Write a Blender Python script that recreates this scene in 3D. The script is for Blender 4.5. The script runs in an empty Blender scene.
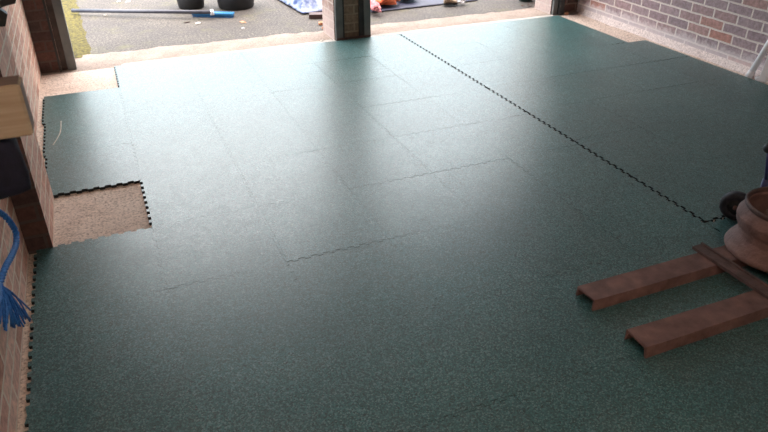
import bpy, bmesh, math, random
from mathutils import Vector, Matrix, noise

random.seed(7)
C = bpy.context.scene.collection
S = bpy.context.scene

# ------------------------------------------------------------------ camera
YAW, PITCH, ROLL, FPX, CAM_H = 0.39699, 0.52873, -0.00062, 671.1, 1.6
cam_data = bpy.data.cameras.new('camera')
cam = bpy.data.objects.new('camera', cam_data)
C.objects.link(cam)
cam_data.sensor_width = 36.0
cam_data.lens = 36.0 * FPX / 768.0
cam_data.clip_start = 0.05
cam_data.dof.use_dof = True
cam_data.dof.focus_distance = 3.4
cam_data.dof.aperture_fstop = 5.5
fw = Vector((math.sin(YAW) * math.cos(PITCH), math.cos(YAW) * math.cos(PITCH), -math.sin(PITCH)))
rt = Vector((math.cos(YAW), -math.sin(YAW), 0))
up = rt.cross(fw)
r2 = rt * math.cos(ROLL) + up * math.sin(ROLL)
u2 = -rt * math.sin(ROLL) + up * math.cos(ROLL)
M = Matrix((r2, u2, -fw)).transposed().to_4x4()
M.translation = Vector((0, 0, CAM_H))
cam.matrix_world = M
S.camera = cam

# ------------------------------------------------------------------ sky and exposure
S.view_settings.view_transform = 'Standard'
S.view_settings.look = 'None'
S.view_settings.gamma = 1.0
S.view_settings.use_curve_mapping = False
S.view_settings.exposure = 1.0
world = bpy.data.worlds.new('overcast_sky')
S.world = world
world.use_nodes = True
wn, wl = world.node_tree.nodes, world.node_tree.links
wn.clear()
w_out = wn.new('ShaderNodeOutputWorld')
w_bg = wn.new('ShaderNodeBackground')
w_tc = wn.new('ShaderNodeTexCoord')
w_sep = wn.new('ShaderNodeSeparateXYZ')
w_ramp = wn.new('ShaderNodeValToRGB')
w_ramp.color_ramp.elements[0].position = 0.0
w_ramp.color_ramp.elements[0].color = (0.13, 0.18, 0.22, 1)
w_ramp.color_ramp.elements[1].position = 0.75
w_ramp.color_ramp.elements[1].color = (1.08, 1.03, 1.0, 1)
e = w_ramp.color_ramp.elements.new(0.30)
e.color = (0.31, 0.405, 0.465, 1)
e = w_ramp.color_ramp.elements.new(0.46)
e.color = (0.97, 0.95, 0.94, 1)
wl.new(w_tc.outputs['Generated'], w_sep.inputs[0])
wl.new(w_sep.outputs['Z'], w_ramp.inputs[0])
wl.new(w_ramp.outputs[0], w_bg.inputs['Color'])
w_bg.inputs['Strength'].default_value = 4.2
wl.new(w_bg.outputs[0], w_out.inputs[0])

# sampling portals in the two door openings (they give off no light themselves)
for px0, px1 in ((-0.24, 1.83), (2.15, 4.10)):
    ld = bpy.data.lights.new('door_portal', 'AREA')
    ld.shape = 'RECTANGLE'
    ld.size = px1 - px0
    ld.size_y = 2.1
    ld.cycles.is_portal = True
    lo = bpy.data.objects.new('door_portal', ld)
    C.objects.link(lo)
    lo.location = ((px0 + px1) / 2, 5.9, 1.05)
    lo.rotation_euler = (-math.pi / 2, 0, 0)


# ------------------------------------------------------------------ helpers
def ray(px, py):
    return r2 * ((px - 384) / FPX) - u2 * ((py - 216) / FPX) + fw


def ground(px, py, z=0.0):
    d = ray(px, py)
    t = (z - CAM_H) / d.z
    return Vector((0, 0, CAM_H)) + d * t


def link_obj(name, me, parent=None):
    o = bpy.data.objects.new(name, me)
    C.objects.link(o)
    if parent:
        o.parent = parent
    return o


def obj(name, bm, mats, parent=None, smooth=False):
    me = bpy.data.meshes.new(name)
    bmesh.ops.recalc_face_normals(bm, faces=bm.faces[:])
    bm.to_mesh(me)
    bm.free()
    if not isinstance(mats, (list, tuple)):
        mats = [mats]
    for m in mats:
        me.materials.append(m)
    if smooth:
        for p in me.polygons:
            p.use_smooth = True
    o = bpy.data.objects.new(name, me)
    C.objects.link(o)
    if parent:
        o.parent = parent
    return o


def tag(o, label, cat, group=None, kind=None):
    o['label'] = label
    o['category'] = cat
    if group:
        o['group'] = group
    if kind:
        o['kind'] = kind
    return o


def thing(name, loc, label, cat, group=None, rotz=0.0):
    o = bpy.data.objects.new(name, None)
    o.empty_display_size = 0.1
    C.objects.link(o)
    o.location = loc
    o.rotation_euler = (0, 0, rotz)
    tag(o, label, cat, group)
    return o


def struct(o, label=None, cat=None):
    o['kind'] = 'structure'
    if label:
        o['label'] = label
    if cat:
        o['category'] = cat
    return o


def add_box(bm, x0, x1, y0, y1, z0, z1, mat=None, bevel=0.0):
    vs = [bm.verts.new(p) for p in ((x0, y0, z0), (x1, y0, z0), (x1, y1, z0), (x0, y1, z0),
                                    (x0, y0, z1), (x1, y0, z1), (x1, y1, z1), (x0, y1, z1))]
    fs = [bm.faces.new([vs[i] for i in f]) for f in
          ((3, 2, 1, 0), (4, 5, 6, 7), (0, 1, 5, 4), (1, 2, 6, 5), (2, 3, 7, 6), (3, 0, 4, 7))]
    if mat is not None:
        for f in fs:
            f.material_index = mat
    if bevel:
        es = list({e for f in fs for e in f.edges})
        bmesh.ops.bevel(bm, geom=es, offset=bevel, segments=2, affect='EDGES', profile=0.6)
    return fs


def add_tube(bm, pts, r, n=10, caps=True):
    pts = [Vector(p) for p in pts]
    rings = []
    ref = Vector((0, 0, 1))
    for i, p in enumerate(pts):
        t = (pts[min(i + 1, len(pts) - 1)] - pts[max(i - 1, 0)]).normalized()
        a = t.cross(ref)
        if a.length < 1e-3:
            a = t.cross(Vector((1, 0, 0)))
        a.normalize()
        b = t.cross(a)
        rr = r[i] if isinstance(r, (list, tuple)) else r
        rings.append([bm.verts.new(p + (a * math.cos(2 * math.pi * k / n) + b * math.sin(2 * math.pi * k / n)) * rr)
                      for k in range(n)])
    for i in range(len(rings) - 1):
        for k in range(n):
            bm.faces.new((rings[i][k], rings[i][(k + 1) % n], rings[i + 1][(k + 1) % n], rings[i + 1][k]))
    if caps:
        bm.faces.new(rings[0])
        bm.faces.new(rings[-1])


def add_lathe(bm, prof, n=48, mat=Matrix.Identity(4)):
    rings = []
    for r, z in prof:
        if r < 1e-5:
            rings.append([bm.verts.new(mat @ Vector((0, 0, z)))])
        else:
            rings.append([bm.verts.new(mat @ Vector((r * math.cos(2 * math.pi * k / n), r * math.sin(2 * math.pi * k / n), z)))
                          for k in range(n)])
    for a, b in zip(rings, rings[1:]):
        for k in range(n):
            k2 = (k + 1) % n
            if len(a) == 1 and len(b) == 1:
                continue
            if len(a) == 1:
                bm.faces.new((a[0], b[k], b[k2]))
            elif len(b) == 1:
                bm.faces.new((a[k], a[k2], b[0]))
            else:
                bm.faces.new((a[k], a[k2], b[k2], b[k]))


def spline(pts, n=8):
    pts = [Vector(p) for p in pts]
    out = []
    for i in range(len(pts) - 1):
        p0, p1, p2, p3 = pts[max(i - 1, 0)], pts[i], pts[i + 1], pts[min(i + 2, len(pts) - 1)]
        for k in range(n):
            t = k / n
            out.append(0.5 * ((2 * p1) + (p2 - p0) * t + (2 * p0 - 5 * p1 + 4 * p2 - p3) * t * t
                              + (-p0 + 3 * p1 - 3 * p2 + p3) * t ** 3))
    out.append(pts[-1])
    return out


# ------------------------------------------------------------------ materials
def new_mat(name):
    m = bpy.data.materials.new(name)
    m.use_nodes = True
    nt = m.node_tree
    return m, nt, nt.nodes['Principled BSDF'], nt.nodes.new('ShaderNodeTexCoord')


def rgba(c):
    return (c[0], c[1], c[2], 1)


def ramp_node(nt, stops, interp='LINEAR'):
    r = nt.nodes.new('ShaderNodeValToRGB')
    cr = r.color_ramp
    cr.interpolation = interp
    cr.elements[0].position = stops[0][0]
    cr.elements[0].color = rgba(stops[0][1])
    cr.elements[1].position = stops[-1][0]
    cr.elements[1].color = rgba(stops[-1][1])
    for p, c in stops[1:-1]:
        el = cr.elements.new(p)
        el.color = rgba(c)
    return r


def noise_node(nt, vec, scale, detail=3, rough=0.55):
    n = nt.nodes.new('ShaderNodeTexNoise')
    n.inputs['Scale'].default_value = scale
    n.inputs['Detail'].default_value = detail
    n.inputs['Roughness'].default_value = rough
    nt.links.new(vec, n.inputs['Vector'])
    return n


def mixc(nt, fac, a, b, mode='MIX'):
    m = nt.nodes.new('ShaderNodeMix')
    m.data_type = 'RGBA'
    m.blend_type = mode
    f, A, B = m.inputs[0], m.inputs[6], m.inputs[7]
    for sock, v in ((f, fac), (A, a), (B, b)):
        if isinstance(v, bpy.types.NodeSocket):
            nt.links.new(v, sock)
        elif isinstance(v, (int, float)):
            sock.default_value = v
        else:
            sock.default_value = rgba(v)
    return m.outputs[2]


def bump(nt, bsdf, height, strength, dist):
    b = nt.nodes.new('ShaderNodeBump')
    b.inputs['Strength'].default_value = strength
    b.inputs['Distance'].default_value = dist
    nt.links.new(height, b.inputs['Height'])
    nt.links.new(b.outputs[0], bsdf.inputs['Normal'])
    return b


def simple(name, c1, c2, rough=0.6, scale=20, metal=0.0, bump_s=0.0, detail=4, bscale=None, lo=0.35, hi=0.65):
    m, nt, b, tc = new_mat(name)
    n = noise_node(nt, tc.outputs['Object'], scale, detail)
    r = ramp_node(nt, [(lo, c1), (hi, c2)])
    nt.links.new(n.outputs['Fac'], r.inputs[0])
    nt.links.new(r.outputs[0], b.inputs['Base Color'])
    b.inputs['Roughness'].default_value = rough
    b.inputs['Metallic'].default_value = metal
    if bump_s:
        n2 = noise_node(nt, tc.outputs['Object'], bscale or scale * 3, 4)
        bump(nt, b, n2.outputs['Fac'], bump_s, 0.01)
    return m


def brick_mat(name, axis, stops, mortar, offset=(0, 0), bloom=None, dirt=0.35):
    """axis 'x': wall faces +-x (courses run in y); 'y': wall faces +-y."""
    m, nt, b, tc = new_mat(name)
    sep = nt.nodes.new('ShaderNodeSeparateXYZ')
    nt.links.new(tc.outputs['Object'], sep.inputs[0])
    com = nt.nodes.new('ShaderNodeCombineXYZ')
    nt.links.new(sep.outputs['Y' if axis == 'x' else 'X'], com.inputs[0])
    nt.links.new(sep.outputs['Z'], com.inputs[1])
    mp = nt.nodes.new('ShaderNodeMapping')
    mp.inputs['Location'].default_value = (offset[0], offset[1], 0)
    nt.links.new(com.outputs[0], mp.inputs[0])
    wob = noise_node(nt, tc.outputs['Object'], 9, 2)
    wv = nt.nodes.new('ShaderNodeVectorMath')
    wv.operation = 'SCALE'
    nt.links.new(wob.outputs['Color'], wv.inputs[0])
    wv.inputs['Scale'].default_value = 0.012
    add = nt.nodes.new('ShaderNodeVectorMath')
    nt.links.new(mp.outputs[0], add.inputs[0])
    nt.links.new(wv.outputs[0], add.inputs[1])
    br = nt.nodes.new('ShaderNodeTexBrick')
    nt.links.new(add.outputs[0], br.inputs['Vector'])
    br.inputs['Color1'].default_value = (0, 0, 0, 1)
    br.inputs['Color2'].default_value = (1, 1, 1, 1)
    br.inputs['Mortar'].default_value = (0.5, 0.5, 0.5, 1)
    br.inputs['Scale'].default_value = 1.0
    br.inputs['Mortar Size'].default_value = 0.0075
    br.inputs['Mortar Smooth'].default_value = 0.25
    br.inputs['Brick Width'].default_value = 0.225
    br.inputs['Row Height'].default_value = 0.075
    hue = ramp_node(nt, stops)
    nt.links.new(br.outputs['Color'], hue.inputs[0])
    n1 = noise_node(nt, tc.outputs['Object'], 38, 5, 0.65)
    mott = ramp_node(nt, [(0.3, (0.55, 0.52, 0.52)), (0.7, (1.3, 1.25, 1.25))])
    nt.links.new(n1.outputs['Fac'], mott.inputs[0])
    c = mixc(nt, 0.75, hue.outputs[0], mott.outputs[0], 'MULTIPLY')
    n3 = noise_node(nt, tc.outputs['Object'], 60, 3)
    mort = mixc(nt, n3.outputs['Fac'], tuple(v * 0.75 for v in mortar), tuple(min(1, v * 1.2) for v in mortar))
    c = mixc(nt, br.outputs['Fac'], c, mort)
    if bloom:
        # pale salts that climbed out of the slab: broken patches in the lowest courses
        h = nt.nodes.new('ShaderNodeMapRange')
        h.inputs['From Min'].default_value = bloom[0]
        h.inputs['From Max'].default_value = 0.0
        nt.links.new(sep.outputs['Z'], h.inputs['Value'])
        nb = noise_node(nt, tc.outputs['Object'], 22, 6, 0.7)
        ad = nt.nodes.new('ShaderNodeMath')
        ad.operation = 'MULTIPLY_ADD'
        nt.links.new(nb.outputs['Fac'], ad.inputs[0])
        ad.inputs[1].default_value = 1.1
        nt.links.new(h.outputs[0], ad.inputs[2])
        rr = ramp_node(nt, [(0.75, (0, 0, 0)), (1.35, (bloom[1],) * 3)])
        nt.links.new(ad.outputs[0], rr.inputs[0])
        c = mixc(nt, rr.outputs[0], c, bloom[2])
    nt.links.new(c, b.inputs['Base Color'])
    b.inputs['Roughness'].default_value = 0.88
    b.inputs['Specular IOR Level'].default_value = 0.25
    inv = nt.nodes.new('ShaderNodeMath')
    inv.operation = 'MULTIPLY_ADD'
    nt.links.new(br.outputs['Fac'], inv.inputs[0])
    inv.inputs[1].default_value = -1.0
    sm = nt.nodes.new('ShaderNodeMath')
    sm.operation = 'MULTIPLY'
    nt.links.new(n1.outputs['Fac'], sm.inputs[0])
    sm.inputs[1].default_value = 0.6
    nt.links.new(sm.outputs[0], inv.inputs[2])
    bump(nt, b, inv.outputs[0], 0.8, 0.008)
    return m


RED = [(0.0, (0.46, 0.26, 0.195)), (0.35, (0.60, 0.37, 0.285)), (0.6, (0.66, 0.46, 0.37)), (1.0, (0.52, 0.31, 0.25))]
PURPLE = [(0.0, (0.36, 0.28, 0.305)), (0.35, (0.50, 0.385, 0.40)), (0.6, (0.42, 0.315, 0.34)), (0.85, (0.52, 0.35, 0.335)),
          (1.0, (0.56, 0.29, 0.24))]
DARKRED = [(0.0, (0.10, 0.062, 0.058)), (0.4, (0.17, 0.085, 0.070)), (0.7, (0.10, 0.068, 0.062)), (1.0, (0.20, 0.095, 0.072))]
BUFF = [(0.0, (0.20, 0.15, 0.11)), (0.5, (0.28, 0.21, 0.15)), (1.0, (0.17, 0.12, 0.09))]
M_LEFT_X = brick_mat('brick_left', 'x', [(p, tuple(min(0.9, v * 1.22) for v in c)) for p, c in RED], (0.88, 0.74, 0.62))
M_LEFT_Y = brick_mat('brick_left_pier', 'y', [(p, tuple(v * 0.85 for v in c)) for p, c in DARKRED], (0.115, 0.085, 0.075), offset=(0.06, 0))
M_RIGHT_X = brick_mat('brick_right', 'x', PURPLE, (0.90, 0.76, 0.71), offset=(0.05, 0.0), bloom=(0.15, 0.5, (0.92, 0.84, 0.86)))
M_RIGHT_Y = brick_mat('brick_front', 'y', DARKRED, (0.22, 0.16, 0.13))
M_BUFF_Y = brick_mat('brick_center', 'y', BUFF, (0.34, 0.27, 0.20), offset=(0.0, 0.02))
M_REVEAL_X = brick_mat('brick_reveal', 'x', [(0.0, (0.36, 0.25, 0.22)), (0.5, (0.45, 0.33, 0.29)), (1.0, (0.34, 0.22, 0.19))],
                       (0.52, 0.43, 0.38), bloom=(0.35, 0.5, (0.62, 0.52, 0.50)))


def concrete_mat(name, c1, c2, spots):
    m, nt, b, tc = new_mat(name)
    n = noise_node(nt, tc.outputs['Object'], 5, 6, 0.65)
    r = ramp_node(nt, [(0.3, c1), (0.7, c2)])
    nt.links.new(n.outputs['Fac'], r.inputs[0])
    n2 = noise_node(nt, tc.outputs['Object'], 85, 3, 0.75)
    r2_ = ramp_node(nt, [(0.34, spots), (0.50, (1, 1, 1)), (0.72, (1.28, 1.25, 1.23))])
    nt.links.new(n2.outputs['Fac'], r2_.inputs[0])
    c = mixc(nt, 0.9, r.outputs[0], r2_.outputs[0], 'MULTIPLY')
    # brushed drag lines
    mp = nt.nodes.new('ShaderNodeMapping')
    mp.inputs['Scale'].default_value = (9, 120, 30)
    nt.links.new(tc.outputs['Object'], mp.inputs[0])
    n3 = noise_node(nt, mp.outputs[0], 1.0, 4, 0.6)
    r3 = ramp_node(nt, [(0.35, (0.84, 0.81, 0.79)), (0.6, (1.08, 1.07, 1.05))])
    nt.links.new(n3.outputs['Fac'], r3.inputs[0])
    c = mixc(nt, 0.6, c, r3.outputs[0], 'MULTIPLY')
    nt.links.new(c, b.inputs['Base Color'])
    b.inputs['Roughness'].default_value = 0.8
    b.inputs['Specular IOR Level'].default_value = 0.3
    bump(nt, b, n2.outputs['Fac'], 0.5, 0.004)
    return m


M_SLAB = concrete_mat('concrete_slab', (0.72, 0.575, 0.49), (0.84, 0.71, 0.63), (0.42, 0.33, 0.285))
M_LIP = concrete_mat('concrete_lip', (0.25, 0.195, 0.165), (0.37, 0.305, 0.265), (0.55, 0.48, 0.44))
M_FILLET = concrete_mat('pinkish_mortar', (0.76, 0.65, 0.63), (0.88, 0.79, 0.77), (0.6, 0.52, 0.52))
M_PALE = concrete_mat('pale_screed', (0.45, 0.43, 0.41), (0.54, 0.515, 0.49), (0.85, 0.83, 0.8))


def tarmac_mat():
    m, nt, b, tc = new_mat('tarmac')
    n = noise_node(nt, tc.outputs['Object'], 48, 5, 0.8)
    r = ramp_node(nt, [(0.3, (0.014, 0.012, 0.011)), (0.5, (0.064, 0.055, 0.050)), (0.68, (0.20, 0.172, 0.152))])
    nt.links.new(n.outputs['Fac'], r.inputs[0])
    n2 = noise_node(nt, tc.outputs['Object'], 1.7, 5, 0.6)
    r2_ = ramp_node(nt, [(0.35, (0.72, 0.70, 0.72)), (0.65, (1.2, 1.17, 1.1))])
    nt.links.new(n2.outputs['Fac'], r2_.inputs[0])
    c = mixc(nt, 1.0, r.outputs[0], r2_.outputs[0], 'MULTIPLY')
    # thin algae bloom in irregular patches
    n3 = noise_node(nt, tc.outputs['Object'], 2.6, 6, 0.7)
    r3 = ramp_node(nt, [(0.54, (0, 0, 0)), (0.72, (0.7, 0.7, 0.7))])
    nt.links.new(n3.outputs['Fac'], r3.inputs[0])
    c = mixc(nt, r3.outputs[0], c, (0.115, 0.105, 0.045))
    nt.links.new(c, b.inputs['Base Color'])
    b.inputs['Roughness'].default_value = 0.75
    bump(nt, b, n.outputs['Fac'], 0.7, 0.006)
    return m


M_TARMAC = tarmac_mat()


def rubber_mat():
    m, nt, b, tc = new_mat('green_rubber_crumb')
    oi = nt.nodes.new('ShaderNodeObjectInfo')
    v = nt.nodes.new('ShaderNodeTexVoronoi')
    v.inputs['Scale'].default_value = 235
    nt.links.new(tc.outputs['Object'], v.inputs['Vector'])
    sp = nt.nodes.new('ShaderNodeSeparateColor')
    nt.links.new(v.outputs['Color'], sp.inputs[0])
    crumb = ramp_node(nt, [(0.0, (0.007, 0.020, 0.020)), (0.4, (0.022, 0.096, 0.099)), (0.75, (0.042, 0.160, 0.163)),
                           (1.0, (0.18, 0.27, 0.268))])
    nt.links.new(sp.outputs[0], crumb.inputs[0])
    n2 = noise_node(nt, tc.outputs['Object'], 1.6, 5, 0.6)
    cloud = ramp_node(nt, [(0.3, (0.82, 0.84, 0.85)), (0.7, (1.18, 1.14, 1.12))])
    nt.links.new(n2.outputs['Fac'], cloud.inputs[0])
    c = mixc(nt, 1.0, crumb.outputs[0], cloud.outputs[0], 'MULTIPLY')
    tint = ramp_node(nt, [(0.0, (0.92, 0.93, 0.92)), (1.0, (1.08, 1.07, 1.08))])
    nt.links.new(oi.outputs['Random'], tint.inputs[0])
    c = mixc(nt, 1.0, c, tint.outputs[0], 'MULTIPLY')
    # dust film trodden into the tops
    n4 = noise_node(nt, tc.outputs['Object'], 6, 6, 0.7)
    dust = ramp_node(nt, [(0.45, (0, 0, 0)), (0.85, (0.22, 0.22, 0.22))])
    nt.links.new(n4.outputs['Fac'], dust.inputs[0])
    c = mixc(nt, dust.outputs[0], c, (0.19, 0.19, 0.175))
    nt.links.new(c, b.inputs['Base Color'])
    rr = nt.nodes.new('ShaderNodeMapRange')
    nt.links.new(n4.outputs['Fac'], rr.inputs['Value'])
    rr.inputs['To Min'].default_value = 0.30
    rr.inputs['To Max'].default_value = 0.40
    ra = nt.nodes.new('ShaderNodeMath')
    ra.operation = 'MULTIPLY_ADD'
    nt.links.new(sp.outputs[1], ra.inputs[0])
    ra.inputs[1].default_value = 0.18
    rs = nt.nodes.new('ShaderNodeMath')
    rs.operation = 'SUBTRACT'
    nt.links.new(rr.outputs[0], rs.inputs[0])
    rs.inputs[1].default_value = 0.05
    nt.links.new(rs.outputs[0], ra.inputs[2])
    nt.links.new(ra.outputs[0], b.inputs['Roughness'])
    b.inputs['IOR'].default_value = 1.88
    h = noise_node(nt, tc.outputs['Object'], 420, 1, 0.5)
    b1 = nt.nodes.new('ShaderNodeBump')
    b1.inputs['Strength'].default_value = 0.12
    b1.inputs['Distance'].default_value = 0.0012
    nt.links.new(h.outputs['Fac'], b1.inputs['Height'])
    n5 = noise_node(nt, tc.outputs['Object'], 3.5, 3, 0.5)
    b2 = nt.nodes.new('ShaderNodeBump')
    b2.inputs['Strength'].default_value = 0.12
    b2.inputs['Distance'].default_value = 0.012
    nt.links.new(n5.outputs['Fac'], b2.inputs['Height'])
    nt.links.new(b1.outputs[0], b2.inputs['Normal'])
    nt.links.new(b2.outputs[0], b.inputs['Normal'])
    return m


M_RUBBER = rubber_mat()
M_EDGE = simple('black_rubber_edge', (0.006, 0.007, 0.008), (0.014, 0.015, 0.016), 0.75, 80)
M_RUST = simple('rusty_steel', (0.10, 0.050, 0.042), (0.24, 0.128, 0.108), 0.72, 14, 0.0, 0.35, 7, 90, 0.3, 0.7)
M_RUST_DARK = simple('dark_rusty_steel', (0.055, 0.033, 0.030), (0.15, 0.085, 0.075), 0.65, 16, 0.0, 0.4, 7, 80, 0.3, 0.7)
M_RUST_PALE = simple('pale_rusty_steel', (0.12, 0.062, 0.054), (0.27, 0.158, 0.138), 0.75, 12, 0.0, 0.4, 7, 90, 0.3, 0.7)
M_STEEL = simple('grey_painted_steel', (0.11, 0.12, 0.12), (0.17, 0.175, 0.17), 0.55, 9, 0.0, 0.1)
M_STEEL_DK = simple('dark_painted_steel', (0.018, 0.019, 0.02), (0.035, 0.034, 0.034), 0.6, 9)
M_BROWN_STEEL = simple('brown_steel_channel', (0.045, 0.032, 0.028), (0.085, 0.055, 0.045), 0.65, 18, 0, 0.2)
M_WALLPLAIN = simple('bare_block', (0.66, 0.63, 0.60), (0.74, 0.72, 0.69), 0.9, 6, 0, 0.3)
M_CEIL = simple('ceiling_board', (0.70, 0.68, 0.65), (0.78, 0.76, 0.73), 0.9, 3)
M_BLACK = simple('black_plastic', (0.012, 0.012, 0.014), (0.022, 0.021, 0.022), 0.5, 20)
M_BLACKRUB = simple('black_tyre_rubber', (0.012, 0.012, 0.018), (0.03, 0.028, 0.04), 0.65, 30, 0, 0.2)
M_WHITE = simple('white_plastic', (0.80, 0.78, 0.80), (0.88, 0.86, 0.88), 0.4, 8)
M_BLUEPL = simple('blue_plastic', (0.02, 0.14, 0.33), (0.03, 0.20, 0.43), 0.45, 14)
M_TARP = simple('blue_tarpaulin', (0.022, 0.023, 0.045), (0.045, 0.047, 0.09), 0.6, 5, 0, 0.15)
M_SHEET = simple('pale_blue_sheeting', (0.05, 0.08, 0.22), (0.30, 0.34, 0.48), 0.28, 16, 0, 0.2, 4, None, 0.4, 0.62)
M_ORANGE = simple('orange_cloth', (0.75, 0.14, 0.05), (0.85, 0.24, 0.11), 0.8, 25, 0, 0.3)
M_PINK = simple('pink_cloth', (0.45, 0.13, 0.15), (0.58, 0.24, 0.25), 0.85, 25, 0, 0.3)
M_BOARD = simple('brown_board', (0.05, 0.025, 0.025), (0.09, 0.045, 0.045), 0.6, 12)
M_TAN = simple('tan_leather', (0.26, 0.18, 0.12), (0.36, 0.27, 0.19), 0.6, 20)
M_CHIP = simple('fired_clay', (0.52, 0.21, 0.11), (0.66, 0.34, 0.20), 0.85, 40, 0, 0.3)
M_PALECHIP = simple('pale_stone', (0.50, 0.45, 0.40), (0.66, 0.60, 0.54), 0.8, 40)
M_LEAF = simple('dead_leaf', (0.055, 0.032, 0.028), (0.13, 0.07, 0.05), 0.8, 30)
M_NAVY = simple('navy_cloth', (0.003, 0.004, 0.014), (0.007, 0.008, 0.026), 0.85, 40, 0, 0.3)
M_ROPE = simple('blue_rope', (0.012, 0.12, 0.45), (0.04, 0.24, 0.68), 0.6, 90, 0, 0.3)
M_BLUEPAINT = simple('blue_paint', (0.03, 0.035, 0.12), (0.055, 0.06, 0.19), 0.4, 14)
M_POT = simple('dark_green_plastic', (0.015, 0.045, 0.04), (0.025, 0.07, 0.06), 0.45, 14)
M_MOSS = simple('moss', (0.018, 0.015, 0.005), (0.155, 0.126, 0.02), 0.95, 48, 0, 0.8, 7, 120, 0.32, 0.68)


def timber_mat(name, c1, c2):
    m, nt, b, tc = new_mat(name)
    mp = nt.nodes.new('ShaderNodeMapping')
    mp.inputs['Scale'].default_value = (2.5, 30, 60)
    nt.links.new(tc.outputs['Object'], mp.inputs[0])
    n = noise_node(nt, mp.outputs[0], 1.3, 5, 0.6)
    r = ramp_node(nt, [(0.3, c1), (0.7, c2)])
    nt.links.new(n.outputs['Fac'], r.inputs[0])
    nt.links.new(r.outputs[0], b.inputs['Base Color'])
    b.inputs['Roughness'].default_value = 0.7
    return m


M_TIMBER = timber_mat('sawn_timber', (0.30, 0.225, 0.145), (0.46, 0.37, 0.265))
M_TIMBER_DK = timber_mat('dark_timber', (0.15, 0.10, 0.07), (0.24, 0.165, 0.12))  # darker brown for every beam face except the front one

# ------------------------------------------------------------------ structure
XL, XR, YF, YB, ZC = -0.482, 4.40, 5.46, -1.6, 2.45
T = 0.015                                   # rubber tile thickness


def prism(bm, pts, z0, z1, mtop=0, mside=0):
    lo = [bm.verts.new((x, y, z0)) for x, y in pts]
    hi = [bm.verts.new((x, y, z1)) for x, y in pts]
    f = bm.faces.new(hi)
    f.material_index = mtop
    f = bm.faces.new(lo[::-1])
    f.material_index = mside
    n = len(pts)
    for i in range(n):
        f = bm.faces.new((lo[i], lo[(i + 1) % n], hi[(i + 1) % n], hi[i]))
        f.material_index = mside


Z0 = -T          # the mats' tops are the picture's ground plane z = 0
bm = bmesh.new()
add_box(bm, XL - 0.3, XR + 0.3, YB - 0.2, 5.44, Z0 - 0.15, Z0)
struct(obj('floor', bm, M_SLAB), 'pinkish bare concrete garage slab under the green mats', 'floor')

# rough threshold of concrete in front of the mats, broken outer edge
bm = bmesh.new()
edge = []
n = 120
for i in range(n + 1):
    x = -0.6 + (4.9 + 0.6) * i / n
    base = 5.86 - 0.045 * (x / 4.0)
    edge.append((x, base + 0.05 * (noise.noise(Vector((x * 3.1, 2.0, 0))) + 0.7 * noise.noise(Vector((x * 11, 5.0, 0))))))
pts = [(4.9, 5.44), (-0.6, 5.44)]
prism(bm, pts[::-1] + edge[::-1], Z0 - 0.15, Z0 + 0.0005)
struct(obj('floor_threshold', bm, M_LIP), 'rough pinkish concrete threshold strip across the door openings', 'floor')

# smooth pale screed fillet along the front of the mats
for i, (x0, x1) in enumerate(((0.09, 1.83), (2.15, 4.06))):
    bm = bmesh.new()
    k = 60
    a, c = [], []
    for j in range(k + 1):
        x = x0 + (x1 - x0) * j / k
        a.append((x, 5.4212))
        c.append((x, 5.475 + 0.012 * noise.noise(Vector((x * 9, 1.3, 0))) - (0.02 if j in (0, k) else 0)))
    prism(bm, a + c[::-1], Z0 - 0.01, Z0 + 0.0135)
    struct(obj('trim_%d' % (i + 1), bm, M_PALE), 'pale screed strip along the front of the mats, %s bay' % ('left' if i == 0 else 'right'), 'trim')

# tarmac outside
bm = bmesh.new()
add_box(bm, -9, 14, 5.5, 24, Z0 - 0.3, Z0 - 0.006)
struct(obj('ground', bm, M_TARMAC), 'grey tarmac drive outside the garage', 'ground')


def brick_block(name, boxes, mx, my, label):
    bm = bmesh.new()
    for bx in boxes:
        add_box(bm, *bx)
    bm.normal_update()
    for f in bm.faces:
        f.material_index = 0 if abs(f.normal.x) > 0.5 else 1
    return struct(obj(name, bm, [mx, my]), label, 'wall')


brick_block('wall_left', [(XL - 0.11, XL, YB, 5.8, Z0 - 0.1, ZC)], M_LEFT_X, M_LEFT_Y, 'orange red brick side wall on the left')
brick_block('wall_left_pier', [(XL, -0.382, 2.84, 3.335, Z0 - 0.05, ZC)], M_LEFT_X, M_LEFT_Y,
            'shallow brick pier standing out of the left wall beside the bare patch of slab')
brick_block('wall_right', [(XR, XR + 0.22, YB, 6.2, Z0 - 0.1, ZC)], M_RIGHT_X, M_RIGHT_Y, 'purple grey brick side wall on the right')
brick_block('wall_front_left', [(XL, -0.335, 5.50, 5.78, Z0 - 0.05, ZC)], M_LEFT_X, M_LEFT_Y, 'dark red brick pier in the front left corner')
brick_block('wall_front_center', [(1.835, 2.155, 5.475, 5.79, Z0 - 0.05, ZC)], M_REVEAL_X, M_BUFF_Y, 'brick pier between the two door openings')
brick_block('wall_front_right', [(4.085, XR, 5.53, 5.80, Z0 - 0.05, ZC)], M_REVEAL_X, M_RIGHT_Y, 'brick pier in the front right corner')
bm = bmesh.new()
add_box(bm, XL - 0.11, XR + 0.22, 5.50, 5.78, 2.10, ZC + 0.1)
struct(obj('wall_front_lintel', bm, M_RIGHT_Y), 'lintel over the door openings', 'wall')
bm = bmesh.new()
add_box(bm, XL - 0.11, XR + 0.22, YB - 0.15, YB, Z0 - 0.1, ZC)
struct(obj('wall_back', bm, M_WALLPLAIN), 'plain rear wall of the garage', 'wall')
bm = bmesh.new()
add_box(bm, XL - 0.11, XR + 0.22, YB - 0.15, 5.80, ZC, ZC + 0.1)
struct(obj('ceiling', bm, M_CEIL), 'boarded garage ceiling', 'ceiling')

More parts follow.
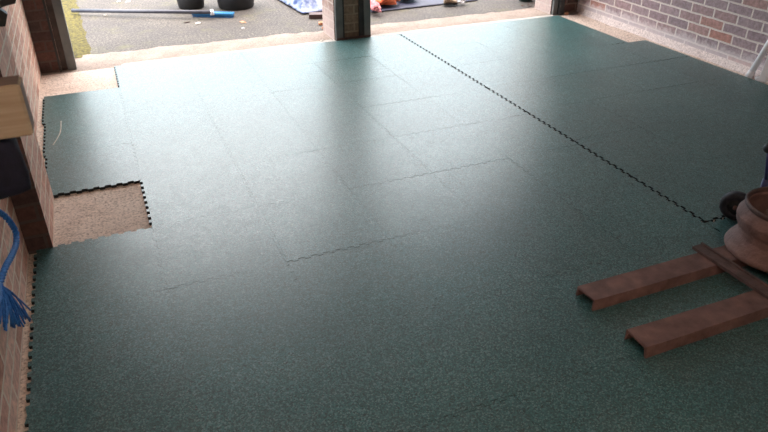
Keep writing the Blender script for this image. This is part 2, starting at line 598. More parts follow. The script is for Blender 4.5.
# neighbouring house wall beyond the drive: only its reflection reaches the mats
brick_block('wall_outside', [(6.3, 12.5, 9.0, 9.3, Z0 - 0.1, 5.5)], M_REVEAL_X,
            brick_mat('brick_house', 'y', RED, (0.45, 0.36, 0.30)), 'red brick house wall across the drive')


# steel door frames against the piers
def post(name, boxes, label):
    bm = bmesh.new()
    for bx in boxes:
        add_box(bm, *bx[:6], mat=bx[6])
    return struct(obj(name, bm, [M_STEEL, M_STEEL_DK, M_BROWN_STEEL]), label, 'door frame')


post('trim_3', [(-0.335, -0.292, 5.525, 5.66, Z0, 2.1, 2), (-0.292, -0.232, 5.50, 5.60, Z0, 2.1, 0), (-0.352, -0.338, 5.485, 5.50, Z0, 2.1, 1)],
     'grey steel door post on the front left pier')
post('trim_4', [(1.842, 1.905, 5.445, 5.475, Z0, 2.1, 0), (1.905, 1.921, 5.455, 5.475, Z0, 2.1, 1)],
     'grey steel door post on the left of the center pier')
post('trim_5', [(2.10, 2.158, 5.445, 5.475, Z0, 2.1, 0), (2.058, 2.10, 5.455, 5.475, Z0, 2.1, 1)],
     'grey steel door post on the right of the center pier')
post('trim_6', [(4.145, 4.20, 5.47, 5.53, Z0, 2.1, 1), (4.095, 4.145, 5.50, 5.53, Z0, 2.1, 0)], 'dark steel door post on the front right pier')
bm = bmesh.new()
add_box(bm, 1.842, 2.158, 5.440, 5.445, Z0, 0.012)
struct(obj('trim_7', bm, M_RUST_DARK), 'rusty sill plate at the foot of the center pier', 'trim')
# skim of mortar at the foot of the right wall
bm = bmesh.new()
a, c = [], []
for j in range(81):
    y = 2.0 + 3.45 * j / 80
    a.append((XR, y))
    c.append((XR - 0.045 - 0.018 * noise.noise(Vector((y * 6, 0.5, 0))), y))
lo = [bm.verts.new((x, y, Z0)) for x, y in c]
hi = [bm.verts.new((x, y, Z0 + 0.05)) for x, y in a]
bk = [bm.verts.new((x, y, Z0)) for x, y in a]
for j in range(80):
    bm.faces.new((lo[j], lo[j + 1], hi[j + 1], hi[j]))
    bm.faces.new((bk[j], hi[j], hi[j + 1], bk[j + 1]))
    bm.faces.new((lo[j], bk[j], bk[j + 1], lo[j + 1]))
bm.faces.new((lo[0], hi[0], bk[0]))
bm.faces.new((lo[80], bk[80], hi[80]))
struct(obj('baseboard_right', bm, M_FILLET), 'mortar fillet along the foot of the right wall', 'trim')

# ------------------------------------------------------------------ interlocking mats
PER = 0.0556
DEP = 0.0065


def wave_pts(s0, s1):
    """(s, offset) along an edge from s0 to s1, s0 < s1; trapezoid teeth fixed in world space."""
    out = []
    k0 = int(math.floor(s0 / PER)) - 1
    k1 = int(math.ceil(s1 / PER)) + 1
    for k in range(k0, k1):
        b = k * PER
        for f, o in ((0.02, -1), (0.44, -1), (0.48, 1), (0.98, 1)):
            out.append((b + f * PER + (0.004 if o > 0 else -0.004) * (1 if f in (0.02, 0.48) else -1) * 0, o * DEP))
    return [(s, o) for s, o in out if s0 + 0.022 < s < s1 - 0.022]


def edge_path(axis, fixed, s0, s1, teeth, shift):
    """points from s0 to s1 on the line axis=fixed moved by shift; offset adds on the fixed axis."""
    lo, hi = min(s0, s1), max(s0, s1)
    pts = [(lo, 0.0)] + ([(s, o) for s, o in wave_pts(lo, hi)] if teeth else []) + [(hi, 0.0)]
    if s0 > s1:
        pts = pts[::-1]
    res = []
    for s, o in pts:
        res.append((fixed + shift + o, s) if axis == 'x' else (s, fixed + shift + o))
    return res


rng = random.Random(11)


def tile(parent, x0, x1, y0, y1, west=True, east=True, south=True, north=True, gap=0.0006):
    g = gap / 2
    path = []
    path += edge_path('y', y0, x0 + g, x1 - g, south, g)[:-1]
    path += edge_path('x', x1, y0 + g, y1 - g, east, -g)[:-1]
    path += edge_path('y', y1, x1 - g, x0 + g, north, -g)[:-1]
    path += edge_path('x', x0, y1 - g, y0 + g, west, g)[:-1]
    bm = bmesh.new()
    prism(bm, path, Z0 + 0.0005, 0.0, 0, 1)
    a, b_, c_ = rng.uniform(-.002, .002), rng.uniform(-.002, .002), rng.uniform(-.0003, 0.0)
    cx, cy = (x0 + x1) / 2, (y0 + y1) / 2
    for v in bm.verts:
        if v.co.z > -0.01:
            v.co.z += c_ + a * (v.co.x - cx) + b_ * (v.co.y - cy)
        v.co.x -= 0
    return obj('mat_tile', bm, [M_RUBBER, M_EDGE], parent)


XS = [0.035, 0.53, 1.0, 1.47, 1.94, 2.41]
YS = [5.42, 4.905, 4.39, 3.875, 3.36, 2.845, 2.33, 1.815, 1.30, 0.785, 0.27]
main = thing('floor_mat', (0, 0, 0), 'large main sheet of interlocked green rubber tiles, left of the dark toothed gap', 'floor mat')
other = thing('floor_mat', (0, 0, 0), 'smaller sheet of green rubber tiles along the right brick wall, beyond the dark toothed gap', 'floor mat')
for j in range(len(YS) - 1):
    y1, y0 = YS[j], YS[j + 1]
    for i in range(5):
        tile(main, XS[i], XS[i + 1], y0, y1, north=(j > 0))
    if j in (1, 2, 3):
        tile(main, -0.465 + 0.014 * j, XS[0], y0, y1, north=(j > 1))
    elif j >= 5:
        tile(main, -0.452, XS[0], y0, y1, south=True)
XE = [2.41, 2.905, 3.40, 3.895, 4.36]
YE = [1.888, 1.30, 0.785, 0.27]
for j in range(3):
    for i in range(4):
        tile(main, XE[i], XE[i + 1], YE[j + 1], YE[j], east=(i < 3))
XRT = [2.423, 2.92, 3.42, 3.92]
YRT = [1.905 + 0.502 * k for k in range(8)]
for k in range(7):
    for i in range(3):
        tile(other, XRT[i], XRT[i + 1], YRT[k], YRT[k + 1], north=(k < 6))
    tile(other, 3.92, 4.285 if k < 5 else 4.10, YRT[k], YRT[k + 1], east=False, north=(k < 4 or k == 5))

# ------------------------------------------------------------------ outside things
# moss along the left edge of the drive
bm = bmesh.new()
nx, ny = 22, 90
grid = []
for j in range(ny + 1):
    y = 5.80 + 3.6 * j / ny
    xr = -0.09 - 0.035 * (y - 5.8) + 0.02 * noise.noise(Vector((y * 4, 7, 0))) + 0.02 * noise.noise(Vector((y * 15, 3, 0)))
    row = []
    for i in range(nx + 1):
        x = -0.9 + (xr + 0.9) * i / nx
        fr = min(1, (nx - i) / 4)
        z = Z0 - 0.008 + fr * (0.014 + 0.008 * noise.noise(Vector((x * 30, y * 30, 0))))
        row.append(bm.verts.new((x, y, z)))
    grid.append(row)
for j in range(ny):
    for i in range(nx):
        bm.faces.new((grid[j][i], grid[j][i + 1], grid[j + 1][i + 1], grid[j + 1][i]))
tag(obj('moss', bm, M_MOSS, smooth=True), 'yellow green moss band on the tarmac outside the left pier', 'moss', kind='stuff')

# broom lying on the tarmac
GZ = Z0 - 0.006
br = thing('broom', ground(213, 16, GZ), 'broom with blue head and long dark handle lying on the tarmac', 'broom')
bo = Vector(br.location)
p0 = ground(72, 10.6, GZ + 0.040) - bo
p1 = ground(212, 12.2, GZ + 0.065) - bo
bm = bmesh.new()
pv = [p0, p0.lerp(p1, 0.97), p1]
add_tube(bm, [p0, p0.lerp(p1, 0.5), p1], 0.018, 12)
obj('handle', bm, simple('grey_handle', (0.055, 0.055, 0.075), (0.085, 0.085, 0.11), 0.3, 10), br, True)
hl = ground(193, 16.3, GZ) - bo
hr = ground(234, 17.3, GZ) - bo
ang = math.atan2(hr.y - hl.y, hr.x - hl.x)
L = (hr - hl).length / 2
rm = Matrix.Translation((hl + hr) / 2) @ Matrix.Rotation(ang, 4, 'Z')


def xf(bm, m):
    bmesh.ops.transform(bm, matrix=m, verts=bm.verts)
    return bm


bm = bmesh.new()
add_box(bm, -L, L, -0.035, 0.035, 0.022, 0.045, bevel=0.006)
obj('head', xf(bm, rm), M_BLUEPL, br)
bm = bmesh.new()
for i in range(26):
    for j in range(4):
        x = -L + 0.012 + (2 * L - 0.024) * i / 25
        y = -0.026 + 0.0173 * j
        add_tube(bm, [(x, y, 0.024), (x + rng.uniform(-.003, .003), y - 0.006 * (j < 2) + 0.006 * (j > 1), 0.001)], [0.004, 0.005], 6)
obj('bristles', xf(bm, rm), simple('blue_bristle', (0.015, 0.10, 0.27), (0.02, 0.14, 0.34), 0.5, 40), br)
bm = bmesh.new()
add_lathe(bm, [(0, 0.0), (0.02, 0.0), (0.018, 0.03), (0.016, 0.05), (0, 0.052)], 14, Matrix.Translation(p1 - Vector((0.0, 0, 0.025))))
obj('socket', bm, M_WHITE, br, True)


def pot(px, py, rbot, rtop, h, label):
    c = ground(px, py, GZ) + Vector((0, rbot * 0.95, 0))
    t = thing('plant_pot', (c.x, c.y, GZ), label, 'plant pot', 'black plant pots on the tarmac')
    bm = bmesh.new()
    prof = [(0, 0.0), (rbot * 0.9, 0.0), (rbot, 0.012), (rtop * 0.97, h - 0.05), (rtop * 0.9, h - 0.05), (rbot * 0.9, 0.03), (0, 0.03)]
    add_lathe(bm, prof, 48)
    obj('body', bm, M_BLACK, t, True)
    bm = bmesh.new()
    add_lathe(bm, [(rtop * 0.95, h - 0.055), (rtop * 1.05, h - 0.055), (rtop * 1.06, h), (rtop * 0.96, h), (rtop * 0.95, h - 0.055)], 48)
    obj('rim', bm, M_BLACK, t, True)
    bm = bmesh.new()
    add_lathe(bm, [(0, h - 0.085), (rtop * 0.5, h - 0.075), (rtop * 0.93, h - 0.09), (0.001, h - 0.1)], 32)
    obj('soil', bm, M_LEAF, t, True)
    return t


pot(193.5, 9.8, 0.128, 0.165, 0.30, 'smaller black plant pot behind the handle end of the blue broom head')
pot(240.0, 10.5, 0.178, 0.225, 0.36, 'larger black plant pot behind the right end of the broom')


def crumple(name, outline_fn, nx, ny, mat, label, cat, zfun, kind=None, thick=0.004):
    bm = bmesh.new()
    g = []
    for j in range(ny + 1):
        row = []
        for i in range(nx + 1):
            x, y = outline_fn(i / nx, j / ny)
            row.append(bm.verts.new((x, y, zfun(x, y, i / nx, j / ny))))
        g.append(row)
    fs = []
    for j in range(ny):
        for i in range(nx):
            fs.append(bm.faces.new((g[j][i], g[j][i + 1], g[j + 1][i + 1], g[j + 1][i])))
    bmesh.ops.recalc_face_normals(bm, faces=bm.faces[:])
    bmesh.ops.solidify(bm, geom=fs, thickness=thick)
    o = obj(name, bm, mat, None, True)
    tag(o, label, cat, kind=kind)
    return o


def bilerp(a, b, c, d):
    def f(u, v):
        p = (a * (1 - u) + b * u) * (1 - v) + (d * (1 - u) + c * u) * v
        return p.x, p.y
    return f


def folds(amp, sc, seed, base=0.006):
    def z(x, y, u, v):
        n1 = noise.noise(Vector((x * sc, y * sc, seed)))
        n2 = noise.noise(Vector((x * sc * 2.3 + 4, y * sc * 2.3, seed + 3)))
        e = min(1.0, 6 * min(u, 1 - u, v, 1 - v) + 0.12)
        return GZ + base + e * amp * (0.55 + 0.5 * abs(n1) * 1.6 - 0.3 * abs(n2))
    return z


# flat blue grey tarpaulin lying right of the center pier
ta, tb = ground(372, 13.2, GZ), ground(478, 1.0, GZ)
crumple('tarpaulin', bilerp(ta, tb, tb + Vector((0.25, 1.5, 0)), ta + Vector((0.25, 1.6, 0))), 60, 40, M_TARP,
        'blue grey tarpaulin spread flat on the tarmac right of the center pier', 'tarpaulin', folds(0.022, 4.5, 1.0))
# shiny pale blue plastic heap left of the center pier
sa, sb = ground(302, 15.0, GZ), ground(331, 13.0, GZ)
crumple('plastic_sheet', bilerp(sa, sb + Vector((0.08, 0, 0)), sb + Vector((0.22, 1.1, 0)), sa + Vector((-0.1, 1.2, 0))), 46, 46, M_SHEET,
        'crumpled shiny pale blue plastic sheet heaped left of the center pier', 'plastic sheet', folds(0.16, 5.5, 4.0))
# brown board end in front of the plastic sheet
c = ground(318, 19.0, GZ)
bm = bmesh.new()
add_box(bm, -0.085, 0.10, 0.0, 0.10, 0.0, 0.042, bevel=0.004)
o = obj('board', bm, M_BOARD)
o.location = (c.x, c.y, GZ)
o.rotation_euler = (0, 0, -0.33)
tag(o, 'short dark brown board in front of the crumpled blue plastic sheet', 'board')


def lump(name, px, py, rx, ry, h, mat, label, cat, seed, rough=0.35, rot=0.0, group=None, zb=None):
    c = ground(px, py, GZ if zb is None else zb)
    bm = bmesh.new()
    bmesh.ops.create_icosphere(bm, subdivisions=4, radius=1.0)
    for v in bm.verts:
        d = v.co.normalized()
        k = 1 + rough * (noise.noise(d * 1.7 + Vector((seed, 0, 0))) + 0.6 * noise.noise(d * 4.1 + Vector((0, seed, 0))))
        v.co = Vector((d.x * rx * k, d.y * ry * k, max(0.0, (d.z * k * 0.75 + 0.42) * h)))
    o = obj(name, bm, mat, None, True)
    o.location = c
    o.rotation_euler = (0, 0, rot)
    tag(o, label, cat, group)
    return o


TZ = GZ + 0.04
lump('cloth_bag', 385, 3.2, 0.13, 0.12, 0.12, M_ORANGE, 'crumpled orange cloth bag on the tarpaulin beside the center pier', 'bag', 2.0, 0.45, zb=TZ)
lump('towel', 372.5, 8.5, 0.045, 0.17, 0.07, M_PINK, 'bunched pink towel against the right side of the center pier', 'towel', 5.0, 0.4, zb=TZ)
lump('black_bag', 406, -1.0, 0.12, 0.10, 0.09, M_BLACK, 'small black bag on the tarpaulin behind the orange bag', 'bag', 8.0, 0.4, zb=TZ)

# shoe lying on the tarpaulin edge
c = ground(449, 4.6, GZ + 0.014)
sh = thing('shoe', c, 'tan shoe with dark sole standing on the far edge of the tarpaulin', 'shoe', rotz=-0.25)


def shoe_section(bm, zs, widths, heights):
    rings = []
    for (x, w, h) in zs:
        ring = []
        for k in range(16):
            a = 2 * math.pi * k / 16
            ring.append(bm.verts.new((x, math.cos(a) * w, max(0.012, 0.012 + h * (0.5 + 0.5 * math.sin(a))))))
        rings.append(ring)
    for a, b in zip(rings, rings[1:]):
        for k in range(16):
            bm.faces.new((a[k], a[(k + 1) % 16], b[(k + 1) % 16], b[k]))
    bm.faces.new(rings[0])
    bm.faces.new(rings[-1])


bm = bmesh.new()
shoe_section(bm, [(-0.055, 0.018, 0.045), (-0.045, 0.03, 0.07), (-0.02, 0.033, 0.085), (0.0, 0.034, 0.075), (0.03, 0.037, 0.05), (0.06, 0.036, 0.036),
                  (0.078, 0.025, 0.028), (0.086, 0.01, 0.02)], None, None)
obj('upper', bm, M_TAN, sh, True)
bm = bmesh.new()
prism(bm, [(-0.062, -0.02), (-0.05, -0.033), (0.0, -0.036), (0.06, -0.039), (0.085, -0.026), (0.093, 0.0), (0.085, 0.026), (0.06, 0.039), (0.0, 0.036),
           (-0.05, 0.033), (-0.062, 0.02)], 0.0, 0.016)
obj('sole', bm, M_BLACK, sh)
lump('white_rag', 461, 1.8, 0.045, 0.05, 0.045, M_WHITE, 'small white rag beside the tan shoe', 'rag', 3.3, 0.5, zb=TZ - 0.01)
# green pot and drifted leaves by the right pier
c = ground(530, 2.2, GZ)
gp = thing('plant_pot', (c.x, c.y + 0.08, GZ), 'dark green plant pot on the tarmac beside the front right pier', 'plant pot')
bm = bmesh.new()
add_lathe(bm, [(0, 0), (0.07, 0), (0.09, 0.16), (0.08, 0.16), (0.062, 0.02), (0, 0.02)], 32)
obj('body', bm, M_POT, gp, True)
bm = bmesh.new()
add_lathe(bm, [(0.088, 0.15), (0.1, 0.15), (0.1, 0.18), (0.085, 0.18), (0.088, 0.15)], 32)
obj('rim', bm, M_POT, gp, True)
bm = bmesh.new()
rl = random.Random(3)
for k in range(170):
    c = ground(541 - abs(rl.gauss(0, 9)), 4 + rl.uniform(-6, 5), GZ)
    r = rl.uniform(0.012, 0.03)
    a = rl.uniform(0, 6.28)
    zz = GZ + rl.uniform(0.004, 0.03)
    tl = rl.uniform(-0.5, 0.5)
    if c.x > 4.07:
        continue
    vs = []
    for t, w in ((-1, 0.0), (-0.4, 0.45), (0.3, 0.5), (1, 0.0), (0.3, -0.5), (-0.4, -0.45)):
        vs.append(bm.verts.new((c.x + r * (t * math.cos(a) - w * math.sin(a)), c.y + r * (t * math.sin(a) + w * math.cos(a)),
                                max(GZ + 0.001, zz + r * w * tl + 0.2 * r * t * t))))
    f = bm.faces.new(vs)
bmesh.ops.solidify(bm, geom=bm.faces[:], thickness=0.001)
tag(obj('dead_leaves', bm, M_LEAF), 'dark dead leaves drifted against the front right pier', 'leaves', kind='stuff')


def chip(name, px, py, sx, sy, sz, mat, label, cat, seed, zb=None):
    return lump(name, px, py, sx, sy, sz, mat, label, cat, seed, 0.4, seed, None, zb)


chip('brick_fragment', 321.5, 24.5, 0.035, 0.025, 0.025, M_CHIP, 'orange brick fragment in front of the brown board, the farther of two', 'brick fragment', 1.2)
chip('brick_fragment', 325, 29, 0.03, 0.02, 0.02, M_CHIP, 'orange brick fragment beside the foot of the center pier, the nearer of two', 'brick fragment', 2.7)
chip('stone_chip', 322, 41.5, 0.028, 0.012, 0.012, M_PALECHIP, 'flat pale stone chip on the threshold left of the center pier', 'stone', 4.1, Z0 + 0.006)
chip('leaf', 243, 22.5, 0.03, 0.02, 0.01, M_CHIP, 'orange leaf on the tarmac below the right end of the broom head', 'leaf', 5.2)
chip('paper_scrap', 243, 28.5, 0.014, 0.012, 0.008, M_WHITE, 'tiny white scrap just below the orange leaf', 'scrap', 6.2)
chip('leaf', 198, 23.5, 0.03, 0.02, 0.008, M_PALECHIP, 'pale curled leaf on the tarmac below the left end of the broom head', 'leaf', 7.5)
chip('twig', 187, 22.8, 0.03, 0.006, 0.008, M_BOARD, 'short dark twig left of the pale curled leaf', 'twig', 0.1)
chip('stone_chip', 105.5, 15.6, 0.02, 0.014, 0.01, M_PALECHIP, 'pale pebble just below the broom handle', 'stone', 8.8)
chip('stone_chip', 119, 2.0, 0.02, 0.012, 0.01, M_WHITE, 'white pebble above the broom handle, left of two', 'stone', 9.1)
chip('stone_chip', 128, 2.2, 0.03, 0.014, 0.01, M_WHITE, 'long white pebble above the broom handle, right of two', 'stone', 9.9)
chip('brick_fragment', 566.5, 14.5, 0.035, 0.02, 0.02, M_CHIP, 'orange brick fragment on the slab beside the dark front right post', 'brick fragment', 3.9, Z0)

# ------------------------------------------------------------------ right wall: pipe and board
# white pipe and white board leaning along the wall
b0 = ground(752, 77.0, Z0)
d = ray(768, 45)
tx = (XR - 0.03)
t = tx / d.x
b1 = Vector((0, 0, CAM_H)) + d * t
b0.x = min(b0.x, XR - 0.075)
b2 = b0 + (b1 - b0) * 1.6
wp = thing('pipe', b0, 'white plastic pipe leaning against the right brick wall', 'pipe')
bm = bmesh.new()
add_tube(bm, [(0, 0, 0), (b2 - b0) * 0.5, b2 - b0], 0.022, 16)
obj('tube', bm, M_WHITE, wp, True)
bm = bmesh.new()
add_lathe(bm, [(0, 0), (0.027, 0), (0.027, 0.05), (0.022, 0.052)], 16,
          (b2 - b0).to_track_quat('Z', 'Y').to_matrix().to_4x4())
obj('socket', bm, M_WHITE, wp, True)
q0 = ground(761.5, 83.5, Z0)
d = ray(768, 66)
t = (XR - 0.05) / d.x
q1 = Vector((0, 0, CAM_H)) + d * t
q2 = q0 + (q1 - q0) * 1.7
bm = bmesh.new()
ln = (q2 - q0).length
add_box(bm, -0.025, 0.025, -0.012, 0.012, 0, ln, bevel=0.004)
add_box(bm, -0.025, -0.015, -0.026, -0.011, 0.0, ln, bevel=0.002)
xf(bm, (q2 - q0).to_track_quat('Z', 'Y').to_matrix().to_4x4())
o = obj('plastic_profile', bm, M_WHITE)
o.location = q0 + Vector((0, 0, 0.01))
tag(o, 'white plastic trim length leaning on the wall nearer than the pipe', 'trim length')
chip('pipe_clip', 756.5, 81, 0.014, 0.014, 0.03, M_WHITE, 'small white clip on the slab between pipe and plastic trim', 'clip', 1.0, Z0)

# ------------------------------------------------------------------ rusty channel frame
fr = thing('channel_frame', (1.515, 1.6, 0), 'rusty frame of two steel channels and an angle crossbar lying on the mats', 'steel frame')
FO = Vector(fr.location)


def channel(name, x0, x1, yc, w, h, th, mat):
    bm = bmesh.new()
    y0, y1 = yc - w / 2, yc + w / 2
    prof = [(y0 - 0.006, 0), (y0, h), (y1, h), (y1 + 0.006, 0), (y1 - th + 0.006, 0.0), (y1 - th, h - th), (y0 + th, h - th), (y0 + th - 0.006, 0.0)]
    rings = []
    nseg = 14
    for s in range(nseg + 1):
        x = x0 + (x1 - x0) * s / nseg
        ring = []
        for k, (y, z) in enumerate(prof):
            j = 0.0009 if 0 < s else 0.002
            ring.append(bm.verts.new((x + (rng.uniform(-.004, .004) if s == 0 else 0), y + rng.uniform(-j, j), max(0.0, z + (rng.uniform(-j, j) if z else 0)))))
        rings.append(ring)
    for a, b in zip(rings, rings[1:]):
        for k in range(8):
            bm.faces.new((a[k], a[(k + 1) % 8], b[(k + 1) % 8], b[k]))
    for ring in (rings[0], rings[-1]):
        bm.faces.new((ring[0], ring[1], ring[6], ring[7]))
        bm.faces.new((ring[1], ring[2], ring[5], ring[6]))
        bm.faces.new((ring[2], ring[3], ring[4], ring[5]))
    for v in bm.verts:
        v.co -= FO
    return obj(name, bm, mat, fr)


channel('channel', 1.515, 2.75, 1.612, 0.100, 0.045, 0.008, M_RUST)
channel('channel', 1.515, 2.75, 1.328, 0.100, 0.045, 0.008, M_RUST)
# angle crossbar on top of the channels
bm = bmesh.new()
add_box(bm, 2.125, 2.178, 1.20, 1.695, 0.0455, 0.058)
add_box(bm, 2.170, 2.178, 1.20, 1.695, 0.058, 0.066)
for v in bm.verts:
    v.co -= FO
obj('crossbar', bm, M_RUST_DARK, fr)

# ------------------------------------------------------------------ ribbed wheel hub standing on the frame
hc = Vector((2.43, 1.545, 0.046))
hub = thing('wheel_rim', hc, 'rusty ribbed steel wheel rim lying on the channel frame, open side up', 'wheel rim')
tilt = Matrix.Diagonal((1, 1, 1.14, 1))
bm = bmesh.new()
add_lathe(bm, [(0.10, 0.0), (0.192, 0.0), (0.198, 0.010), (0.192, 0.024), (0.180, 0.034), (0.178, 0.042), (0.170, 0.050), (0.160, 0.062), (0.158, 0.070),
               (0.163, 0.082), (0.161, 0.088), (0.170, 0.100), (0.178, 0.114), (0.177, 0.122), (0.182, 0.132), (0.180, 0.146), (0.170, 0.156), (0.168, 0.162),
               (0.158, 0.172), (0.155, 0.18), (0.148, 0.18), (0.149, 0.168), (0.160, 0.152), (0.168, 0.134), (0.165, 0.118),
               (0.157, 0.10), (0.150, 0.080), (0.152, 0.062), (0.10, 0.05), (0.10, 0.0)], 72, tilt)
for v in bm.verts:
    v.co += v.normal * 0
obj('rim', bm, M_RUST_PALE, hub, True)
bm = bmesh.new()
add_lathe(bm, [(0.156, 0.172), (0.163, 0.180), (0.165, 0.190), (0.160, 0.196), (0.152, 0.192), (0.149, 0.178), (0.156, 0.172)], 72, tilt)
obj('flange', bm, M_RUST_DARK, hub, True)
bm = bmesh.new()
add_lathe(bm, [(0.15, 0.05), (0.12, 0.056), (0.095, 0.075), (0.085, 0.12), (0.078, 0.15), (0.062, 0.16), (0.045, 0.158), (0.04, 0.12), (0.0, 0.12)], 56, tilt)
obj('disc', bm, M_RUST_PALE, hub, True)
for k in range(4):
    a = k * math.pi / 2 + 0.5
    bm = bmesh.new()
    add_lathe(bm, [(0, 0.0), (0.012, 0.0), (0.012, 0.016), (0.006, 0.018), (0.006, 0.028), (0, 0.028)], 6,
              tilt @ Matrix.Translation((0.063 * math.cos(a), 0.063 * math.sin(a), 0.157)))
    obj('bolt', bm, M_RUST_DARK, hub)

# small dark rubber wheel behind the rim
wc = ground(729, 219.5, 0.0)
wl_ = thing('trolley_wheel', (wc.x + 0.02, wc.y, 0), 'small black rubber wheel on the mat behind the rusty wheel rim', 'wheel')
ax = Matrix.Translation((0, 0, 0.07)) @ Matrix.Rotation(math.radians(-58), 4, 'Z') @ Matrix.Rotation(math.pi / 2, 4, 'X')
bm = bmesh.new()
add_lathe(bm, [(0.035, -0.022), (0.058, -0.024), (0.068, -0.016), (0.07, 0.0), (0.068, 0.016), (0.058, 0.024), (0.035, 0.022), (0.035, -0.022)], 40, ax)
obj('tyre', bm, M_BLACKRUB, wl_, True)
bm = bmesh.new()
add_lathe(bm, [(0, -0.018), (0.034, -0.018), (0.036, 0.0), (0.034, 0.018), (0, 0.018)], 32, ax)
obj('hub', bm, M_BLACK, wl_, True)
bm = bmesh.new()
add_lathe(bm, [(0, -0.034), (0.009, -0.034), (0.009, 0.034), (0, 0.034)], 12, ax)
obj('axle', bm, M_RUST, wl_, True)

# blue post with black ball knob
pc = ground(755, 214, 0.0)
bp = thing('lever', (pc.x, pc.y, 0), 'blue lever post with black ball knob at the right edge, behind the rusty rim', 'lever')
bm = bmesh.new()
add_lathe(bm, [(0, 0), (0.05, 0), (0.05, 0.01), (0.022, 0.016), (0.02, 0.06), (0, 0.06)], 28)
obj('base', bm, M_RUST_DARK, bp, True)
bm = bmesh.new()
add_lathe(bm, [(0, 0.05), (0.015, 0.05), (0.015, 0.185), (0, 0.19)], 20)
add_tube(bm, [(0, 0, 0.18), (-0.022, 0, 0.26), (-0.044, 0, 0.335)], 0.008, 14)
obj('post', bm, M_BLUEPAINT, bp, True)
bm = bmesh.new()
bmesh.ops.create_uvsphere(bm, u_segments=24, v_segments=16, radius=0.024)
for v in bm.verts:
    v.co += Vector((-0.048, 0, 0.35))
obj('knob', bm, M_BLACK, bp, True)

# ------------------------------------------------------------------ left foreground
# timber beam end standing out from the left wall
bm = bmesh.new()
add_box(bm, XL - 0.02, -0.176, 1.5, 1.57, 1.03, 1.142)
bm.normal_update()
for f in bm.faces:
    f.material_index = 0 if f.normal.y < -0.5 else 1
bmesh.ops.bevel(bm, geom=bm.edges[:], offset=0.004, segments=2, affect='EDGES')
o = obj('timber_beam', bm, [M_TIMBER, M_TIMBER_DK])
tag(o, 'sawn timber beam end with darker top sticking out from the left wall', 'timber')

# navy bag hanging under the beam
bag = thing('bag', (-0.30, 1.55, 1.03), 'dark navy cloth bag hanging under the timber beam', 'bag')
bm = bmesh.new()
prof = [(0.0, 0.02), (0.03, 0.06), (0.10, 0.085), (0.18, 0.085), (0.235, 0.07), (0.25, 0.03)]
rings = []
for dz, wd in ((0.0, 0.9), (-0.01, 0.97), (-0.04, 1.0), (-0.09, 1.02), (-0.122, 1.0), (-0.13, 0.85)):
    ring = []
    for k in range(28):
        a = 2 * math.pi * k / 28
        cx, sy_ = math.cos(a), math.sin(a)
        cxx = math.copysign(abs(cx) ** 0.4, cx)
        syy = math.copysign(abs(sy_) ** 0.4, sy_)
        nn = 1 + 0.10 * noise.noise(Vector((cx * 2, sy_ * 2, dz * 14)))
        ring.append(bm.verts.new((-0.055 + cxx * 0.14 * wd * nn, syy * 0.04 * wd * nn, dz - 0.012)))
    rings.append(ring)
for a, b in zip(rings, rings[1:]):
    for k in range(28):
        bm.faces.new((a[k], a[(k + 1) % 28], b[(k + 1) % 28], b[k]))
bm.faces.new(rings[0])
bm.faces.new(rings[-1])
obj('body', bm, M_NAVY, bag, True)
bm = bmesh.new()
add_tube(bm, spline([(-0.10, 0.03, -0.02), (-0.105, 0.042, 0.05), (-0.10, 0.03, 0.125), (-0.10, -0.03, 0.125), (-0.105, -0.066, 0.05), (-0.10, -0.03, -0.02)], 6), 0.007, 8)
obj('strap', bm, M_NAVY, bag, True)

# blue twisted rope with a frayed end, hung on the left wall
def wallp(px, py, x):
    d = ray(px, py)
    t = x / d.x
    return Vector((0, 0, CAM_H)) + d * t


path_px = [(-22, 196, -.475), (-12, 205, -.445), (2, 214, -.43), (10, 222, -.42), (16, 233, -.42), (16, 244, -.42), (12, 255, -.42), (6, 266, -.425), (2, 277, -.43), (-2, 288, -.435)]
cpts = spline([wallp(*p) for p in path_px], 14)
rp = thing('rope', cpts[0], 'blue twisted rope with frayed tassel end hanging on the left brick wall', 'rope')
ro = Vector(rp.location)
cum = 0.0
strands = [[], [], []]
for i, p in enumerate(cpts):
    tdir = (cpts[min(i + 1, len(cpts) - 1)] - cpts[max(i - 1, 0)]).normalized()
    a = tdir.cross(Vector((1, 0, 0.2))).normalized()
    b = tdir.cross(a)
    if i:
        cum += (p - cpts[i - 1]).length
    for s in range(3):
        ph = cum / 0.06 * 2 * math.pi + s * 2 * math.pi / 3
        strands[s].append(p - ro + (a * math.cos(ph) + b * math.sin(ph)) * 0.0052)
bm = bmesh.new()
for s in range(3):
    add_tube(bm, strands[s], 0.0056, 8)
obj('cord', bm, M_ROPE, rp, True)
bm = bmesh.new()
rt_ = random.Random(5)
root = [wallp(1, 284, -.425), wallp(-3, 284, -.425)]
for k in range(58):
    f = rt_.random()
    st = root[0].lerp(root[1], rt_.random()) + Vector((rt_.uniform(-.004, .004), 0, rt_.uniform(-.006, .006)))
    endpx = (-14 + 44 * f + rt_.uniform(-3, 3), 326 - 14 * abs(f - 0.4) + rt_.uniform(-8, 6))
    en = wallp(endpx[0], endpx[1], -.44 + 0.03 * rt_.random())
    if en.z < 0.03:
        en.z = 0.03
    mid = st.lerp(en, 0.45) + Vector((rt_.uniform(0, .012), rt_.uniform(-.01, .01), rt_.uniform(-.006, .014)))
    add_tube(bm, [p - ro for p in spline([st, mid, en], 5)], 0.0028, 5)
obj('frayed_end', bm, M_ROPE, rp, True)
bm = bmesh.new()
hp = cpts[0]
add_tube(bm, spline([Vector((XL - 0.003, hp.y, hp.z)), Vector((XL + 0.03, hp.y, hp.z - 0.012)), Vector((XL + 0.04, hp.y, hp.z + 0.012))], 5), 0.004, 8)
o = obj('wall_hook', bm, M_STEEL_DK)
tag(o, 'dark steel hook in the left wall carrying the blue rope', 'hook')

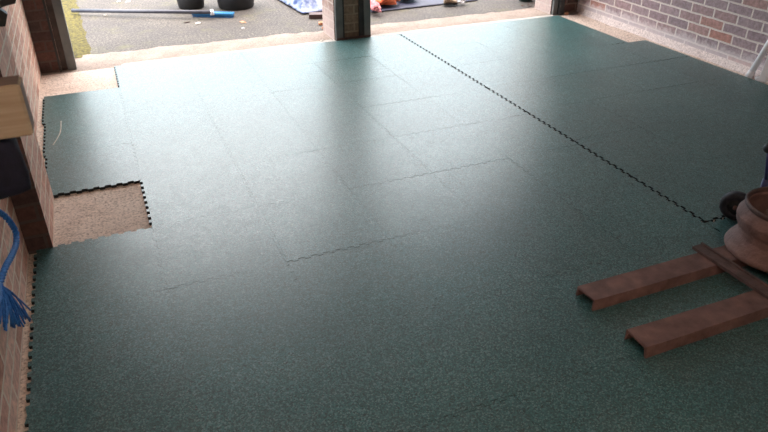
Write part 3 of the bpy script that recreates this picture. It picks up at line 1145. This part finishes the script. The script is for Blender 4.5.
# fluorescent batten on the ceiling above the camera
lamp = thing('ceiling_light', (0.35, -0.3, ZC), 'white fluorescent batten on the garage ceiling', 'ceiling light')
bm = bmesh.new()
add_box(bm, -0.6, 0.6, -0.04, 0.04, -0.05, 0.0, bevel=0.004)
obj('housing', bm, M_WHITE, lamp)
mt = bpy.data.materials.new('lamp_tube')
mt.use_nodes = True
mt.node_tree.nodes['Principled BSDF'].inputs['Emission Color'].default_value = (1.0, 0.82, 0.66, 1)
mt.node_tree.nodes['Principled BSDF'].inputs['Emission Strength'].default_value = 64.0
bm = bmesh.new()
add_tube(bm, [(-0.57, 0, -0.068), (0, 0, -0.068), (0.57, 0, -0.068)], 0.014, 12)
obj('tube', bm, mt, lamp, True)

# black strap hinge shape at the upper left corner
def near(px, py, y):
    d = ray(px, py)
    t = y / d.y
    return Vector((0, 0, CAM_H)) + d * t


for nm, poly, yy, lab in (('bracket', [(-20, -14), (18, -10), (15.5, 3.5), (6, 6.0), (1, 8), (-20, 12)], 2.05, 'black steel bracket end at the top left corner, upper of two'),
                          ('bracket', [(-20, 9), (1, 10), (7.5, 14.5), (5.5, 26.5), (-20, 28)], 2.05, 'black steel bracket end at the left edge, just below the upper bracket')):
    pts3 = [near(px, py, yy) for px, py in poly]
    bm = bmesh.new()
    fa = [bm.verts.new(p) for p in pts3]
    fb = [bm.verts.new(p + Vector((-0.004, 0.035, 0))) for p in pts3]
    bm.faces.new(fa)
    bm.faces.new(fb[::-1])
    for k in range(len(fa)):
        k2 = (k + 1) % len(fa)
        bm.faces.new((fa[k], fa[k2], fb[k2], fb[k]))
    # arm back to the wall
    zc = sum(p.z for p in pts3) / len(pts3)
    xm = min(p.x for p in pts3)
    add_box(bm, XL - 0.01, xm + 0.02, yy + 0.008, yy + 0.028, zc - 0.012, zc + 0.012)
    tag(obj(nm, bm, M_BLACK), lab, 'bracket', 'black brackets on the left wall')

# pale curved scuff line on the mats by the left wall
cp = spline([ground(61, 121, 0.001), ground(60.5, 131, 0.001), ground(57.5, 138, 0.001), ground(53, 145, 0.001)], 6)
bm = bmesh.new()
add_tube(bm, cp, 0.0035, 6)
for v in bm.verts:
    v.co.z = max(0.0005, (v.co.z - 0.001) * 0.3 + 0.0012)
tag(obj('thread', bm, M_PALECHIP, None, True), 'pale curved thread lying on the mats near the left wall', 'thread')
